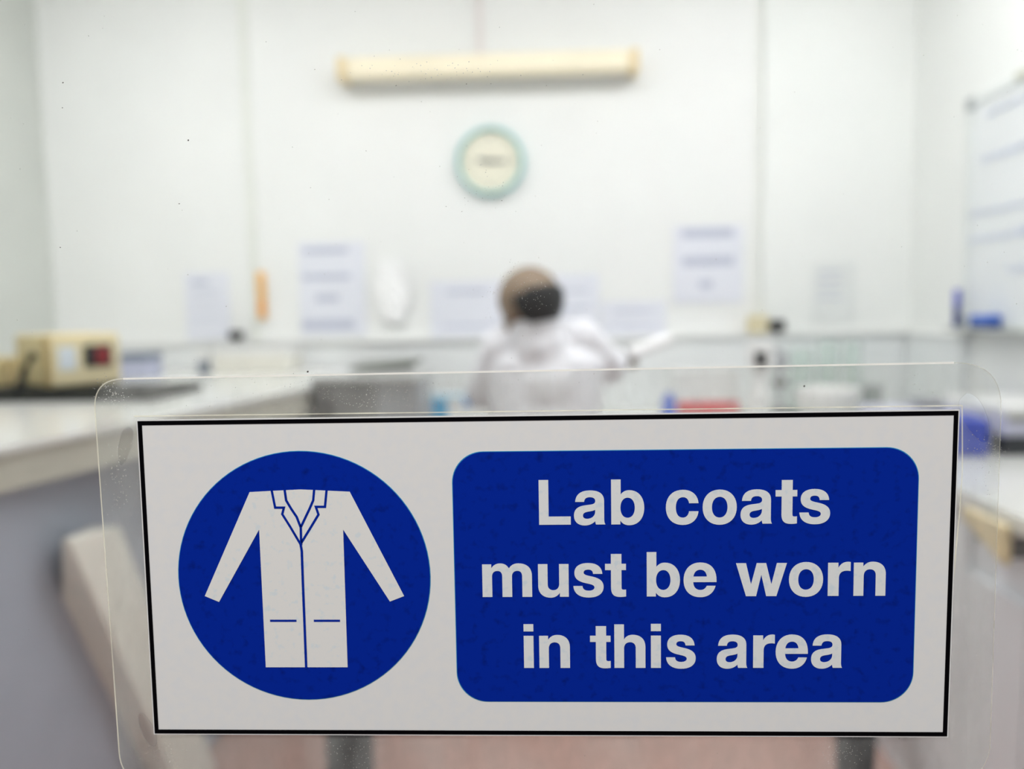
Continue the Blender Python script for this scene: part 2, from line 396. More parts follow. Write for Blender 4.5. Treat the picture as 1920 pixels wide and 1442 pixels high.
paper(1262, 424, 1392, 567, [(.5, .1, .74, .12), (.5, .46, .74, .12), (.47, .76, .2, .1)], 'large lavender notice with two bold bands right of the clock')
paper(1524, 494, 1602, 602, [(.4, .15, .5, .03), (.4, .3, .6, .03), (.4, .45, .5, .03), (.4, .6, .6, .03)], 'faint grey notice near the right corner of the back wall', M_paper2, YB-.026)
# orange strip
a, b = at(481, 510, YB-.012), at(501, 598, YB-.012)
t = thing('thermometer', ((a.x+b.x)/2, YB, b.z), 'narrow orange strip hanging on the white cover strip of the back wall', 'thermometer')
boxo('backing', (a.x, YB-.022, b.z), (b.x, YB-.0125, a.z), M_orange, t, .003)
boxo('bulb_cover', (a.x+.006, YB-.03, b.z+.02), (b.x-.006, YB-.022, b.z+.075), mat('deep_orange', (248, 176, 96), .4), t, .004)
boxo('glass_stem', (a.x+.018, YB-.026, b.z+.075), (b.x-.018, YB-.022, a.z-.015), M_label, t, .001)
# crumpled clear sleeve, the lamp's highlight on it painted as plain white
a, b = at(700, 488, YB-.01), at(772, 604, YB-.01); bm = B(); NX, NZ = 12, 18; g = []
for j in range(NZ+1):
    row = []
    for i in range(NX+1):
        u, v = i/NX, j/NZ; wd = .55+.45*math.sin(PI*min(1, v*.9+.1)); x = (a.x+b.x)/2+(u-.5)*(b.x-a.x)*wd*(1.0 if v > .3 else .9); z = a.z+(b.z-a.z)*v
        y = YB-.014-.016*abs(noise.noise(Vector((u*3.1, v*4.2, 3.3))))-.012*math.sin(PI*u)*v
        row.append(bm.verts.new((x+.012*noise.noise(Vector((v*5, u, 1))), y, z)))
    g.append(row)
for j in range(NZ):
    for i in range(NX): bm.faces.new((g[j][i], g[j+1][i], g[j+1][i+1], g[j][i+1]))
solidify(bm, geom=bm.faces[:], thickness=.001)
tag(obj('plastic_sleeve', bm, M_film, base=((a.x+b.x)/2, YB, b.z)), 'crumpled glossy plastic sleeve with its highlight painted white, hung between two notices', 'sleeve')

# ------------------------------------------------------------------ left counter
ZT = 1.07
A_, B_ = atz(0, 840, ZT), atz(577, 727, ZT)
dirn = (B_-A_).normalized(); A0 = A_ + dirn*((.46-A_.y)/dirn.y)
Cc = Vector((B_.x-.09, YB-.066, ZT))
poly = [(A0.x, A0.y), (B_.x, B_.y), (Cc.x, Cc.y), (XL+.003, YB-.066), (XL+.003, .46)]
cnt = thing('lab_counter', (-1.4, 1.8, 0), 'long white topped counter with thick beige edge along the left side', 'counter')
obj('worktop', prism(B(), poly, ZT-.012, ZT), M_top, cnt)
def inset(p, d): return (p[0]-d, p[1])
ed = B(); prism(ed, [(A0.x-.012, A0.y+.0), (B_.x-.012, B_.y-.002), (B_.x-.10, B_.y-.002), (A0.x-.10, A0.y)], ZT-.083, ZT-.0125)
obj('front_edge', ed, M_edge, cnt)
ed = B(); prism(ed, [(B_.x-.012, B_.y+.0), (Cc.x-.012, Cc.y), (Cc.x-.05, Cc.y), (B_.x-.05, B_.y)], ZT-.083, ZT-.0125)
obj('end_edge', ed, M_edge, cnt)
PX = -1.0
boxo('front_panel', (PX-.02, .82, .03), (PX, B_.y-.01, ZT-.0125), M_front, cnt)
boxo('end_panel', (XL+.02, B_.y-.03, .03), (PX-.021, B_.y-.01, ZT-.0125), M_front, cnt)
boxo('plinth', (XL+.05, .84, 0), (PX-.03, B_.y-.06, .0295), M_plinth, cnt)
# slanted cream brace bolted on the panel
x1 = PX+.068
def atx(px, py, x): d = ray(px, py); return EYE + d*((x-EYE.x)/d.x)
tl, tr_, bl_ = atx(127, 1012, x1), atx(226, 986, x1), atx(303, 1400, x1)
dn = (bl_-tl)*((tl.z-.06)/(tl.z-bl_.z)); bl_ = tl+dn; br_ = tr_+dn; kl = tl+dn*.20
fr = [tl, tr_, br_, bl_, kl]; off = [.014, .067, .067, .067, .067]
bm = B(); va = [bm.verts.new(p) for p in fr]; vb = [bm.verts.new(p-Vector((o_, 0, 0))) for p, o_ in zip(fr, off)]
bm.faces.new(va); bm.faces.new(vb[::-1])
for i in range(5): bm.faces.new((va[i], vb[i], vb[(i+1) % 5], va[(i+1) % 5]))
bmesh.ops.recalc_face_normals(bm, faces=bm.faces[:]); bmesh.ops.bevel(bm, geom=bm.edges[:], offset=.005, segments=2, affect='EDGES', profile=.5)
obj('slanted_brace', bm, M_cream, cnt)

# black mat, beige bath controller and its power box
a, b = atz(-40, 738, ZT), atz(392, 723, ZT)
tag(boxo('bench_mat', (-1.72, 2.17, ZT+.0005), (atz(392, 726, ZT).x, 2.50, ZT+.020), M_rubber, bev=.004), 'thin black rubber mat under the beige controller', 'mat')
R = Matrix.Rotation(math.radians(52), 3, 'Z')
e = at(97, 718, 2.29); zb0 = ZT+.0205
t = thing('bath_controller', (e.x+.08, 2.36, zb0), 'beige laboratory controller with dark red display on the black mat', 'controller')
piv = Vector((e.x, 2.285, 0)); Wd, Dp, Hh = .200, .25, .156
def rb(name, lo, hi, m, par, bev=0.0):
    return obj(name, box(B(), (piv.x+lo[0], piv.y+lo[1], zb0+lo[2]), (piv.x+hi[0], piv.y+hi[1], zb0+hi[2]), bev, rot=R, piv=piv), m, par)
rb('casing', (0, 0, .008), (Wd, Dp, Hh), M_beige, t, .006)
fpn = rb('front_panel', (.004, -.006, .014), (Wd-.004, -.0005, Hh-.006), mat('pale_beige_enamel', (236, 222, 180), .42), t, .002)
rb('side_strip', (-.004, .0, .012), (-.0005, .028, Hh-.004), mat('ochre_strip', (206, 176, 108), .45), t)
rb('label_plate', (.022, -.0085, .055), (.070, -.0065, .122), M_label, fpn)
dsp = rb('display_bezel', (.092, -.011, .060), (.172, -.0065, .124), M_black, fpn, .002)
rb('red_screen', (.124, -.0125, .067), (.163, -.0112, .117), M_red, dsp)
for fx, fy in ((.02, .02), (Wd-.02, .02), (.02, Dp-.02), (Wd-.02, Dp-.02)): rb('foot', (fx-.01, fy-.01, 0), (fx+.01, fy+.01, .0078), M_black, t)
q = at(-22, 716, 2.44)
t2 = thing('power_box', (q.x, 2.45, ZT+.0205), 'small beige box at the left edge beside the controller', 'box')
boxo('casing', (q.x-.10, 2.42, ZT+.0205), (q.x+.058, 2.52, ZT+.108), M_beige, t2, .006)
boxo('switch', (q.x-.05, 2.414, ZT+.035), (q.x-.02, 2.42, ZT+.06), M_black, t2, .001)
pts = [at(66, 664, 2.27), at(57, 673, 2.262), at(47, 692, 2.25), at(42, 712, 2.24), at(38, 726, 2.225), at(30, 732, 2.21)]
tag(obj('power_cable', tube(B(), [p for p in pts], .011), M_rubber, smooth=True), 'thick black cable bent down beside the beige controller', 'cable')
# small things on the far part of the counter
def simple_box(name, px0, py0, px1, py1, Y, depth, m, label, cat, lid=None, lidh=.35, z=None, group=None):
    a, b = at(px0, py0, Y), at(px1, py1, Y); z0 = b.z if z is None else z
    t = thing(name, ((a.x+b.x)/2, Y+depth/2, z0), label, cat, group)
    zl = a.z-(a.z-z0)*lidh if lid else a.z
    boxo('carton' if cat == 'box' else 'body', (a.x, Y, z0), (b.x, Y+depth, zl), m, t, .003)
    if lid: boxo('lid', (a.x-.002, Y-.002, zl), (b.x+.002, Y+depth+.002, a.z), lid, t, .003)
    return t
simple_box('tip_box', 214, 664, 277, 700, 2.95, .12, mat('slate_lavender', (190, 194, 216), .4), 'low lavender box with dark lid behind the beige controller', 'box', mat('slate_lid', (120, 130, 150), .4), .3, ZT+.0005)
simple_box('tube_cap', 368, 657, 388, 686, 3.2, .04, mat('slate_cap', (138, 146, 158), .4), 'tiny grey blue jar on the counter below the small notice', 'jar', M_white, .5, ZT+.0005)
t = simple_box('white_tray', 398, 656, 540, 694, 3.15, .20, mat('warm_white_tray', (232, 230, 220), .4), 'shallow off white tray box on the counter under the orange strip', 'tray', M_white, .25, ZT+.0005)
# plugs on the ledge
def plug(px0, px1, py0, py1, label, boxpx=None):
    a, b = at(px0, py0, YB-.05), at(px1, py1, YB-.05); zc = ZL+.0005
    t = thing('power_plug', ((a.x+b.x)/2, YB-.045, zc), label, 'plug')
    boxo('plug_body', (a.x, YB-.062, zc+.008), (b.x, YB-.02, zc+.008+(a.z-b.z)), M_black, t, .006)
    obj('plug_pin', cyl(B(), ((a.x+b.x)/2, YB-.04, zc), ((a.x+b.x)/2, YB-.04, zc+.01), .006), M_black, t)
    return t
plug(429, 454, 622, 638, 'small black plug on the ledge left of the orange strip')
a, b = at(1405, 592, YB-.06), at(1440, 628, YB-.06)
t = thing('socket_box', ((a.x+b.x)/2, YB-.04, ZL), 'small beige socket box on the ledge near the right corner', 'socket')
boxo('casing', (a.x, YB-.063, ZL+.0005), (b.x, YB-.0225, a.z), mat('beige_socket', (226, 214, 172), .45), t, .004)
boxo('switch', ((a.x+b.x)/2-.008, YB-.067, ZL+.03), ((a.x+b.x)/2+.008, YB-.063, ZL+.05), M_white, t)
plug(1444, 1472, 598, 618, 'small black plug beside the beige socket box')

# ------------------------------------------------------------------ grey floor cabinet and what lies on it
Yc = 2.56; a, b = at(584, 706, Yc), at(782, 706, Yc); zt = a.z
t = thing('floor_cabinet', ((a.x+b.x)/2, Yc+.16, 0), 'dark grey standing cabinet with pale top at the end of the left counter', 'cabinet')
xm_ = at(702, 740, Yc).x
boxo('casing', (a.x, Yc, .30), (xm_, Yc+.32, zt-.02), M_dgrey, t, .006)
boxo('side_unit', (xm_+.0005, Yc+.01, .30), (b.x, Yc+.32, zt-.02), M_mgrey, t, .006)
boxo('top_plate', (a.x-.002, Yc-.004, zt-.0195), (b.x+.004, Yc+.32, zt), mat('pale_top_plate', (206, 208, 206), .35), t, .003)
boxo('plinth', (a.x+.01, Yc+.02, 0), (b.x-.01, Yc+.30, .2995), mat('black_pedestal', (46, 47, 54), .5), t, .004)
boxo('door', (a.x+.012, Yc-.012, .33), (xm_-.01, Yc-.0005, zt-.05), M_dgrey, t, .003)
boxo('handle', (xm_-.04, Yc-.028, .80), (xm_-.025, Yc-.0125, .92), M_alu, t, .003)
a, b = at(655, 690, Yc+.05), at(775, 690, Yc+.05)
tag(boxo('paper_stack', (a.x+.02, Yc+.06, zt+.0005), (b.x-.005, Yc+.26, zt+.014), M_white, bev=.001), 'white stack of paper on the grey cabinet', 'paper')
R = Matrix.Rotation(math.radians(-4), 3, 'Y'); p = ((a.x+b.x)/2, Yc+.16, zt+.03)
tag(obj('clipboard', box(B(), (a.x, Yc+.05, zt+.020), (b.x, Yc+.28, zt+.034), .004, rot=R, piv=p), mat('grey_green_board', (128, 132, 124), .5)), 'grey green board lying on the white paper stack', 'board')

# ------------------------------------------------------------------ back bench and right bench
ZBN = .88
bb = thing('back_bench', (.45, 3.2, 0), 'white topped work bench along the back wall', 'bench')
x0b = -.37
boxo('worktop', (x0b, 2.93, ZBN-.04), (XR-.0305, YB-.0505, ZBN), M_top, bb, .003)
boxo('end_panel', (x0b+.01, 2.96, 0), (x0b+.035, YB-.06, ZBN-.0405), M_front2, bb)
boxo('cabinet_body', (.42, 2.97, .10), (.94, YB-.06, ZBN-.0405), M_front2, bb)
boxo('plinth', (.44, 3.02, 0), (.92, YB-.08, .0995), M_plinth, bb)
for k in range(2):
    xa = .425+k*.258; d = boxo('door', (xa, 2.951, .11), (xa+.252, 2.9695, ZBN-.05), M_front2, bb, .003)
    boxo('handle', (xa+(.215 if k == 0 else .02), 2.935, .60), (xa+(.232 if k == 0 else .037), 2.9505, .72), M_alu, d, .003)
rbn = thing('side_bench', (1.23, 1.7, 0), 'white topped bench with grey cupboards along the right wall', 'bench')
ex = .92; y0r = .62
boxo('worktop', (ex, y0r, ZBN-.04), (XR-.0005, 2.925, ZBN), M_top, rbn, .003)
boxo('cabinet_body', (ex+.045, y0r+.02, .10), (XR-.001, 2.92, ZBN-.0405), M_front2, rbn)
boxo('plinth', (ex+.046, y0r+.03, 0), (XR-.01, 2.91, .0995), M_front2, rbn)
ny = [.645, 1.09, 1.63, 1.87, 2.38, 2.915]
for k in range(5):
    ya, yb_ = ny[k]+.003, ny[k+1]-.003
    if k == 2:
        d = boxo('drawer', (ex+.026, ya, .11), (ex+.0445, yb_, .69), M_front2, rbn, .003)
    else:
        d = boxo('door', (ex+.026, ya, .11), (ex+.0445, yb_, ZBN-.05), M_front2, rbn, .003)
bm = B(); xo0, xo1 = ex-.040, ex-.022; pf = [(1.60, .785), (1.60, .866), (1.765, .866), (1.765, .836)]
va = [bm.verts.new((xo0, y, z)) for y, z in pf]; vb = [bm.verts.new((xo1, y, z)) for y, z in pf]; bm.faces.new(va); bm.faces.new(vb[::-1])
for i in range(4): bm.faces.new((va[i], vb[i], vb[(i+1) % 4], va[(i+1) % 4]))
bmesh.ops.recalc_face_normals(bm, faces=bm.faces[:]); bmesh.ops.bevel(bm, geom=bm.edges[:], offset=.006, segments=3, affect='EDGES', profile=.5)
dr = obj('pulled_out_board', bm, M_wood, rbn)
boxo('slide_rail', (xo1+.0005, 1.62, .795), (ex+.044, 1.64, .832), M_dgrey, dr); boxo('slide_rail', (xo1+.0005, 1.72, .80), (ex+.044, 1.74, .832), M_dgrey, dr)

# things on the back bench
zb_ = ZBN+.0005
def on(px0, px1, pytop, Y): a = at(px0, pytop, Y); b = at(px1, pytop, Y); return a.x, b.x, (a.z+b.z)/2
x0, x1, z1 = on(793, 892, 742, 3.02)
t = thing('glove_box', ((x0+x1)/2, 3.1, zb_), 'cyan and white glove carton on the bench left of the person', 'box')
boxo('carton', (x0, 3.02, zb_), (x1, 3.13, z1-.012), M_white, t, .002)
boxo('cyan_panel', (x0, 3.017, zb_+.004), (x0+.09, 3.0195, z1-.014), M_cyan, t)
boxo('blue_tab', (x1-.045, 3.015, z1-.04), (x1-.008, 3.0195, z1-.006), mat('mid_blue_card', (120, 172, 232), .5), t)
boxo('lid_flap', (x0, 3.018, z1-.0118), (x1, 3.13, z1), mat('pale_cyan_card', (196, 224, 238), .5), t, .002)
x0, x1, z1 = on(1241, 1267, 737, 3.05)
t = thing('reagent_bottle', ((x0+x1)/2, 3.07, zb_), 'small royal blue bottle left of the red and white carton', 'bottle')
r = (x1-x0)/2; o = Vector(((x0+x1)/2, 3.05, zb_))
obj('bottle_body', lathe(B(), o, [(0, 0), (r, 0), (r, .06), (r*.95, .075), (r*.5, .085), (0, .085)], n=20), M_blue2, t, True)
obj('screw_cap', lathe(B(), o, [(0, .085), (r*.6, .0851), (r*.6, z1-zb_), (0, z1-zb_)], n=20), M_blue2, t, True)
x0, x1, z1 = on(1270, 1386, 697, 3.10)
t = thing('supply_carton', ((x0+x1)/2, 3.18, zb_), 'white carton with a red lower band beside the blue bottle', 'box')
boxo('carton', (x0, 3.10, zb_), (x1, 3.26, z1), M_white, t, .002)
boxo('red_band', (x0-.001, 3.097, zb_+.012), (x1+.001, 3.0995, at(1330, 752, 3.10).z), M_redc, t)
boxo('lid_flap', (x0, 3.099, z1+.0003), (x1, 3.26, z1+.004), M_white, t)
# white dispenser bottle
x0, x1, z1 = on(1406, 1450, 642, 3.00); o = Vector(((x0+x1)/2, 3.02, zb_)); hgt = z1-zb_; r = .042
t = thing('dispenser_bottle', o, 'tall white dispenser bottle with a dark window under the beige socket box', 'bottle')
obj('bottle_body', lathe(B(), o, [(0, 0), (r, 0), (r, .085), (r*.92, .10), (.026, .122), (.024, hgt-.095), (0, hgt-.095)], n=24), M_white, t, True)
hd = obj('dispenser_head', box(B(), (x0, 2.985, z1-.095), (x1, 3.055, z1), .008), M_white, t)
p = at(1427, 673, 2.98); boxo('dark_window', (p.x-.020, 2.981, p.z-.026), (p.x+.020, 2.9848, p.z+.026), M_black, hd, .003)
cyl_ = B(); tube(cyl_, [(x1-.004, 3.02, z1-.03), (x1+.035, 3.015, z1-.034), (x1+.05, 3.01, z1-.06), (x1+.05, 3.01, z1-.10)], .008); obj('spout', cyl_, M_mgrey, t, True)
# beakers and cylinders
for k, (pa, pb, pt, lab) in enumerate(((1484, 1530, 652, 'glass measuring cylinder beside the white dispenser bottle'), (1538, 1580, 640, 'middle glass cylinder of the three behind the white basin'), (1586, 1622, 640, 'glass cylinder nearest the right corner of the back bench'))):
    x0, x1, z1 = on(pa, pb, pt, 3.30); r = (x1-x0)/2; o = Vector(((x0+x1)/2, 3.33, zb_)); hh = z1-zb_
    t = thing('measuring_cylinder', o, lab, 'cylinder', 'glass cylinders at the back')
    obj('foot', lathe(B(), o, [(0, 0), (r*1.15, 0), (r*1.15, .006), (r*.9, .01), (0, .01)], n=24), mat('pale_green_foot', (190, 206, 196), .3), t, True)
    obj('glass_tube', lathe(B(), o, [(r*.86, .0102), (r*.9, .02), (r*.9, hh-.006), (r, hh), (r*.86, hh), (r*.82, hh-.01), (r*.82, .016), (0, .016)], n=24), M_glassw, t, True)
x0, x1, z1 = on(1452, 1482, 662, 3.2)
t = thing('burette_stand', ((x0+x1)/2, 3.22, zb_), 'grey metal stand between the dispenser bottle and the glass cylinders', 'stand')
boxo('base_plate', (x0-.005, 3.16, zb_), (x1+.02, 3.28, zb_+.012), M_dgrey, t, .003)
obj('rod', cyl(B(), ((x0+x1)/2, 3.24, zb_+.012), ((x0+x1)/2, 3.24, z1), .008), M_mgrey, t, True)
boxo('clamp', ((x0+x1)/2-.02, 3.21, z1-.13), ((x0+x1)/2+.025, 3.26, z1-.10), M_dgrey, t, .004)
boxo('clamp', ((x0+x1)/2-.02, 3.21, z1-.06), ((x0+x1)/2+.025, 3.26, z1-.035), M_mgrey, t, .004)
x0, x1, z1 = on(1492, 1616, 728, 3.04); r = (x1-x0)/2; o = Vector(((x0+x1)/2, 3.06, zb_)); hh = z1-zb_
t = thing('white_basin', o, 'round white plastic basin on the bench in front of the glass cylinders', 'basin')
obj('bowl', lathe(B(), o, [(0, 0), (r*.7, 0), (r*.95, hh*.5), (r, hh-.004), (r*.98, hh), (r*.93, hh-.004), (r*.66, .012), (0, .012)], n=32), M_white, t, True)
obj('pink_contents', lathe(B(), o, [(r*.84, hh-.032), (r*.5, hh-.018), (0, hh-.012)], n=32), mat('pale_pink_tissue', (238, 214, 212), .8), t, True)
x0, x1, z1 = on(1622, 1662, 722, 3.16)
t = thing('grey_canister', ((x0+x1)/2, 3.2, zb_), 'grey canister right of the white basin', 'canister'); o = Vector(((x0+x1)/2, 3.2, zb_)); r = (x1-x0)/2
obj('canister_body', lathe(B(), o, [(0, 0), (r, 0), (r, z1-zb_-.02), (0, z1-zb_-.02)], n=24), mat('grey_green_tin', (150, 158, 156), .4), t, True)
obj('lid', lathe(B(), o, [(0, z1-zb_-.0198), (r*1.05, z1-zb_-.0198), (r*1.05, z1-zb_), (0, z1-zb_)], n=24), mat('grey_tin_lid', (170, 176, 174), .4), t, True)

# things on the side bench
t = thing('bench_instrument', (1.34, 2.45, zb_), 'lavender grey bench instrument on a black base by the right wall', 'instrument')
boxo('black_base', (1.235, 2.26, zb_), (1.495, 2.62, zb_+.048), mat('black_base', (36, 40, 46), .5), t, .004)
boxo('casing', (1.24, 2.27, zb_+.0485), (1.495, 2.62, zb_+.105), M_lav, t, .005)
boxo('vent_strip', (1.25, 2.266, zb_+.092), (1.49, 2.2699, zb_+.1045), mat('warm_grey_vent', (150, 148, 140), .5), t)
boxo('lid', (1.238, 2.267, zb_+.1055), (1.495, 2.62, zb_+.128), M_white, t, .004)
R = Matrix.Rotation(math.radians(-14), 3, 'Z')
tag(obj('file_box', box(B(), (1.09, 2.24, zb_), (1.205, 2.42, zb_+.10), .012, rot=R, piv=(1.15, 2.33, zb_)), M_blue), 'deep blue box standing left of the lavender instrument', 'box')
tag(boxo('paper_tray', (1.08, 2.66, zb_), (1.46, 2.90, zb_+.07), M_lav, bev=.006), 'pale lavender tray at the far end of the right bench', 'tray')
tag(obj('wash_bowl', lathe(B(), (1.30, 2.78, zb_+.0705), [(0, 0), (.06, 0), (.09, .02), (.095, .026), (.086, .024), (.055, .008), (0, .008)], n=28), M_mgrey, smooth=True), 'shallow grey dish on the lavender tray', 'dish')
# black waste bin on the floor right
for pxc, rr, hh, mm, lab in ((657, .062, .36, mat('dark_grey_plastic', (34, 35, 42), .6), 'slim dark grey waste bin on the pink floor near the left counter'), (1603, .055, .32, mat('blue_black_plastic', (22, 25, 36), .6), 'slim blue black waste bin on the pink floor near the right cupboards')):
    o = at(pxc, 1425, 2.12); o.z = 0; k = 1.0 if rr > .06 else .80
    t = thing('waste_bin', o, lab, 'bin', 'waste bins on the floor')
    obj('bin_body', lathe(B(), o, [(0, 0), (rr*k, 0), (rr*(k+.03), .006), (rr*1.05, hh), (rr*.98, hh), (rr*(k-.06), .012), (0, .012)], n=28), mm, t, True)
    obj('rim', lathe(B(), o, [(rr*.98, hh+.0003), (rr*1.14, hh+.0003), (rr*1.14, hh+.015), (rr*.98, hh+.015), (rr*.98, hh+.0003)], n=28), M_black, t, True)

# ------------------------------------------------------------------ whiteboard
wb0 = at(1795, 190, 3.02); YW1 = 3.02; YW0 = 1.25; zt_, zbt = 1.3+(wb0.z-1.3), at(1781, 613, 3.02).z
xw = XR-.001
wb = thing('whiteboard', (XR, (YW0+YW1)/2, zbt), 'large framed whiteboard with pale blue writing on the right wall', 'whiteboard')
boxo('board', (xw-.012, YW0+.015, zbt+.015), (xw, YW1-.015, zt_-.015), M_board, wb)
for lo, hi in (((xw-.018, YW0, zt_-.022), (xw, YW1, zt_)), ((xw-.018, YW0, zbt), (xw, YW1, zbt+.022)), ((xw-.018, YW0, zbt+.0225), (xw, YW0+.024, zt_-.0225)), ((xw-.018, YW1-.036, zbt+.0225), (xw, YW1, zt_-.0225))):
    boxo('frame_rail', lo, hi, M_alu, wb, .003)
for y in (YW0+.012, YW1-.018):
    for z in (zt_-.016, zbt+.016): boxo('corner_cap', (xw-.024, y-.022, z-.022), (xw, y+.022, z+.022), mat('grey_corner_cap', (172, 178, 178), .45), wb, .005)
boxo('clip', (xw-.026, 2.66, zt_-.012), (xw, 2.72, zt_+.012), mat('beige_clip', (206, 206, 190), .45), wb, .004)
boxo('pen_tray', (xw-.075, YW0+.1, zbt-.014), (xw, YW1+.0, zbt-.0005), mat('tray_aluminium', (186, 188, 182), .4, metal=.3), wb, .004)
def scribble(y0, z0, length, amp, n, seed):
    rnd = random.Random(seed); pts = []
    for i in range(n*4+1):
        s = i/(n*4); pts.append((xw-.0135, y0-length*s+.3*length/n*math.sin(i*1.7+seed), z0+amp*math.sin(i*2.4+seed)*rnd.uniform(.5, 1)))
    return obj('writing', tube(B(), pts, .0026, 5), M_bink, wb)
for k, (px, py, ln, amp, n) in enumerate(((1840, 300, .34, .018, 8), (1812, 405, .42, .012, 9), (1815, 452, .40, .012, 9), (1905, 432, .30, .018, 7), (1890, 505, .36, .013, 8), (1850, 215, .3, .012, 7))):
    d = ray(px, py); p = EYE+d*((xw-.0135)/d.x); scribble(p.y, p.z, ln, amp, n, k+1)
p = at(1780, 610, 3.0)
t = thing('marker_pen', (xw-.05, 3.0, zbt+.0005), 'blue marker pen standing on the far end of the whiteboard tray', 'marker')
o = Vector((xw-.045, 2.995, zbt+.0005)); R = 1.0
obj('barrel', lathe(B(), o, [(0, 0), (.0115, 0), (.0115, .072), (0, .072)], n=18), mat('navy_barrel', (40, 56, 130), .35), t, True)
obj('cap', lathe(B(), o, [(0, .0721), (.0125, .0721), (.0125, .125), (.010, .132), (0, .132)], n=18), mat('violet_blue_cap', (104, 110, 196), .35), t, True)
t = thing('board_eraser', (xw-.045, 2.80, zbt+.0005), 'bright blue board eraser lying on the whiteboard tray', 'eraser')
boxo('grip', (xw-.068, 2.735, zbt+.014), (xw-.026, 2.865, zbt+.045), mat('eraser_blue', (52, 104, 204), .4), t, .006)
boxo('felt', (xw-.067, 2.737, zbt+.0005), (xw-.027, 2.863, zbt+.0138), mat('eraser_felt', (60, 80, 130), .9), t)

# ------------------------------------------------------------------ the person on the stool
st = thing('lab_stool', (-.01, 2.62, 0), 'round black lab stool under the person in the white coat', 'stool')
sc_ = Vector((-.01, 2.62, 0))
obj('seat', lathe(B(), sc_, [(0, .53), (.15, .53), (.165, .54), (.165, .555), (.15, .57), (0, .572)], n=32), M_black, st, True)
for k in range(4):
    a = PI/4+k*PI/2; obj('leg', cyl(B(), sc_+Vector((.10*math.cos(a), .10*math.sin(a), .53)), sc_+Vector((.16*math.cos(a), .16*math.sin(a), 0)), .011, n=12), M_mgrey, st, True)
rg = B(); n = 28
tube(rg, [sc_+Vector((.14*math.cos(2*PI*i/n), .14*math.sin(2*PI*i/n), .22)) for i in range(n+1)], .008); obj('foot_ring', rg, M_mgrey, st, True)

hc = at(989, 571, 2.56)                                   # head centre
face = Vector((-.62, .74, -.30)).normalized()             # looks down to the left
zx = Vector((-.14, .10, 1)).normalized(); fx_ = (face-zx*face.dot(zx)).normalized(); sx_ = fx_.cross(zx).normalized()
RH = Matrix((sx_, fx_, zx)).transposed()                  # columns: side, front, up
def hd_(x, y, z): return hc + RH @ Vector((x, y, z))
nb = hc + Vector((.040, -.005, -.118))                    # base of the neck
shL, shR = at(941, 650, 2.60), at(1090, 636, 2.60)
elL, elR = at(903, 735, 2.66), at(1143, 688, 2.66)
haL = Vector((elL.x+.10, 2.97, .935)); haR = at(1158, 676, 2.86)
chest = Vector((.005, 2.60, 1.06)); waist = Vector((-.01, 2.58, .84)); pel = Vector((-.01, 2.60, .69))
def hand(prims, wrist, d, up, curl, s=1.0, mirror=1):
    d = d.normalized(); side = d.cross(up).normalized()*mirror; upv = side.cross(d)*mirror
    palm = wrist+d*.05*s
    prims.append(('ell', palm, (.040*s, .048*s, .017*s), Matrix((side, d, upv)).transposed()))
    for k, (off, ln) in enumerate(((-.028, .066), (-.010, .076), (.009, .072), (.027, .056))):
        b0 = palm+d*.034*s+side*off*s; d1 = (d-upv*curl*.5).normalized(); d2 = (d-upv*curl*1.3).normalized()
        m1 = b0+d1*ln*.5*s; m2 = m1+d2*ln*.5*s
        prims.append(('cap', b0, m1, .0092*s, .0086*s)); prims.append(('cap', m1, m2, .0086*s, .0070*s))
    b0 = palm-side*.030*s-d*.018*s; m1 = b0+(d*.6-side*.75-upv*.2).normalized()*.036*s; m2 = m1+(d*.9-side*.1-upv*.5).normalized()*.03*s
    prims.append(('cap', b0, m1, .0115*s, .0098*s)); prims.append(('cap', m1, m2, .0098*s, .0078*s))
body = [('ell', hd_(0, -.012, .018), (.091, .106, .096), RH), ('ell', hd_(0, .030, -.045), (.064, .066, .066), RH),
        ('cap', hd_(0, .088, .005), hd_(0, .106, -.022), .010, .014), ('cap', hd_(-.020, .088, -.058), hd_(.020, .088, -.058), .010, .010),
        ('cap', hd_(-.038, .070, .028), hd_(.038, .070, .028), .016, .016), ('ell', hd_(.080, -.008, -.012), (.010, .022, .034), RH), ('ell', hd_(-.080, -.008, -.012), (.010, .022, .034), RH),
        ('ell', hd_(0, .075, -.092), (.022, .022, .018), RH),
        ('cap', hd_(0, -.025, -.06), nb, .056, .062), ('cap', nb, chest, .075, .13), ('cap', shL, shR, .050, .050),
        ('ell', chest, (.155, .10, .16), None), ('ell', waist, (.14, .10, .15), None), ('ell', pel, (.165, .125, .11), None),
        ('cap', shL, elL, .046, .037), ('cap', elL, haL, .037, .026), ('cap', shR, elR, .046, .037), ('cap', elR, haR, .037, .026)]
for s in (-1, 1):
    hip = pel+Vector((.09*s, .02, -.01)); kn = Vector((pel.x+.11*s, 2.92, .60)); an = Vector((pel.x+.10*s, 2.80, .27)); toe = an+Vector((.02*s, .15, -.022))
    body += [('cap', hip, kn, .078, .054), ('cap', kn, an, .052, .036), ('cap', an+Vector((0, -.03, -.022)), toe, .034, .026)]
hand(body, haL, Vector((.35, .9, -.1)), Vector((0, 0, 1)), .6)
hand(body, haR, Vector((.42, .75, .05)), Vector((0, 0, 1)), .9, .9)
person = obj('person', solid_union(body, .006, 3), M_skin, smooth=True, base=(-.01, 2.62, 0))
tag(person, 'balding person in a white lab coat seated with their back turned', 'person')
for s in (-1, 1): obj('eye', sphere(B(), hd_(.031*s, .079, .008), .011, 14, 9), M_eye, person, True)
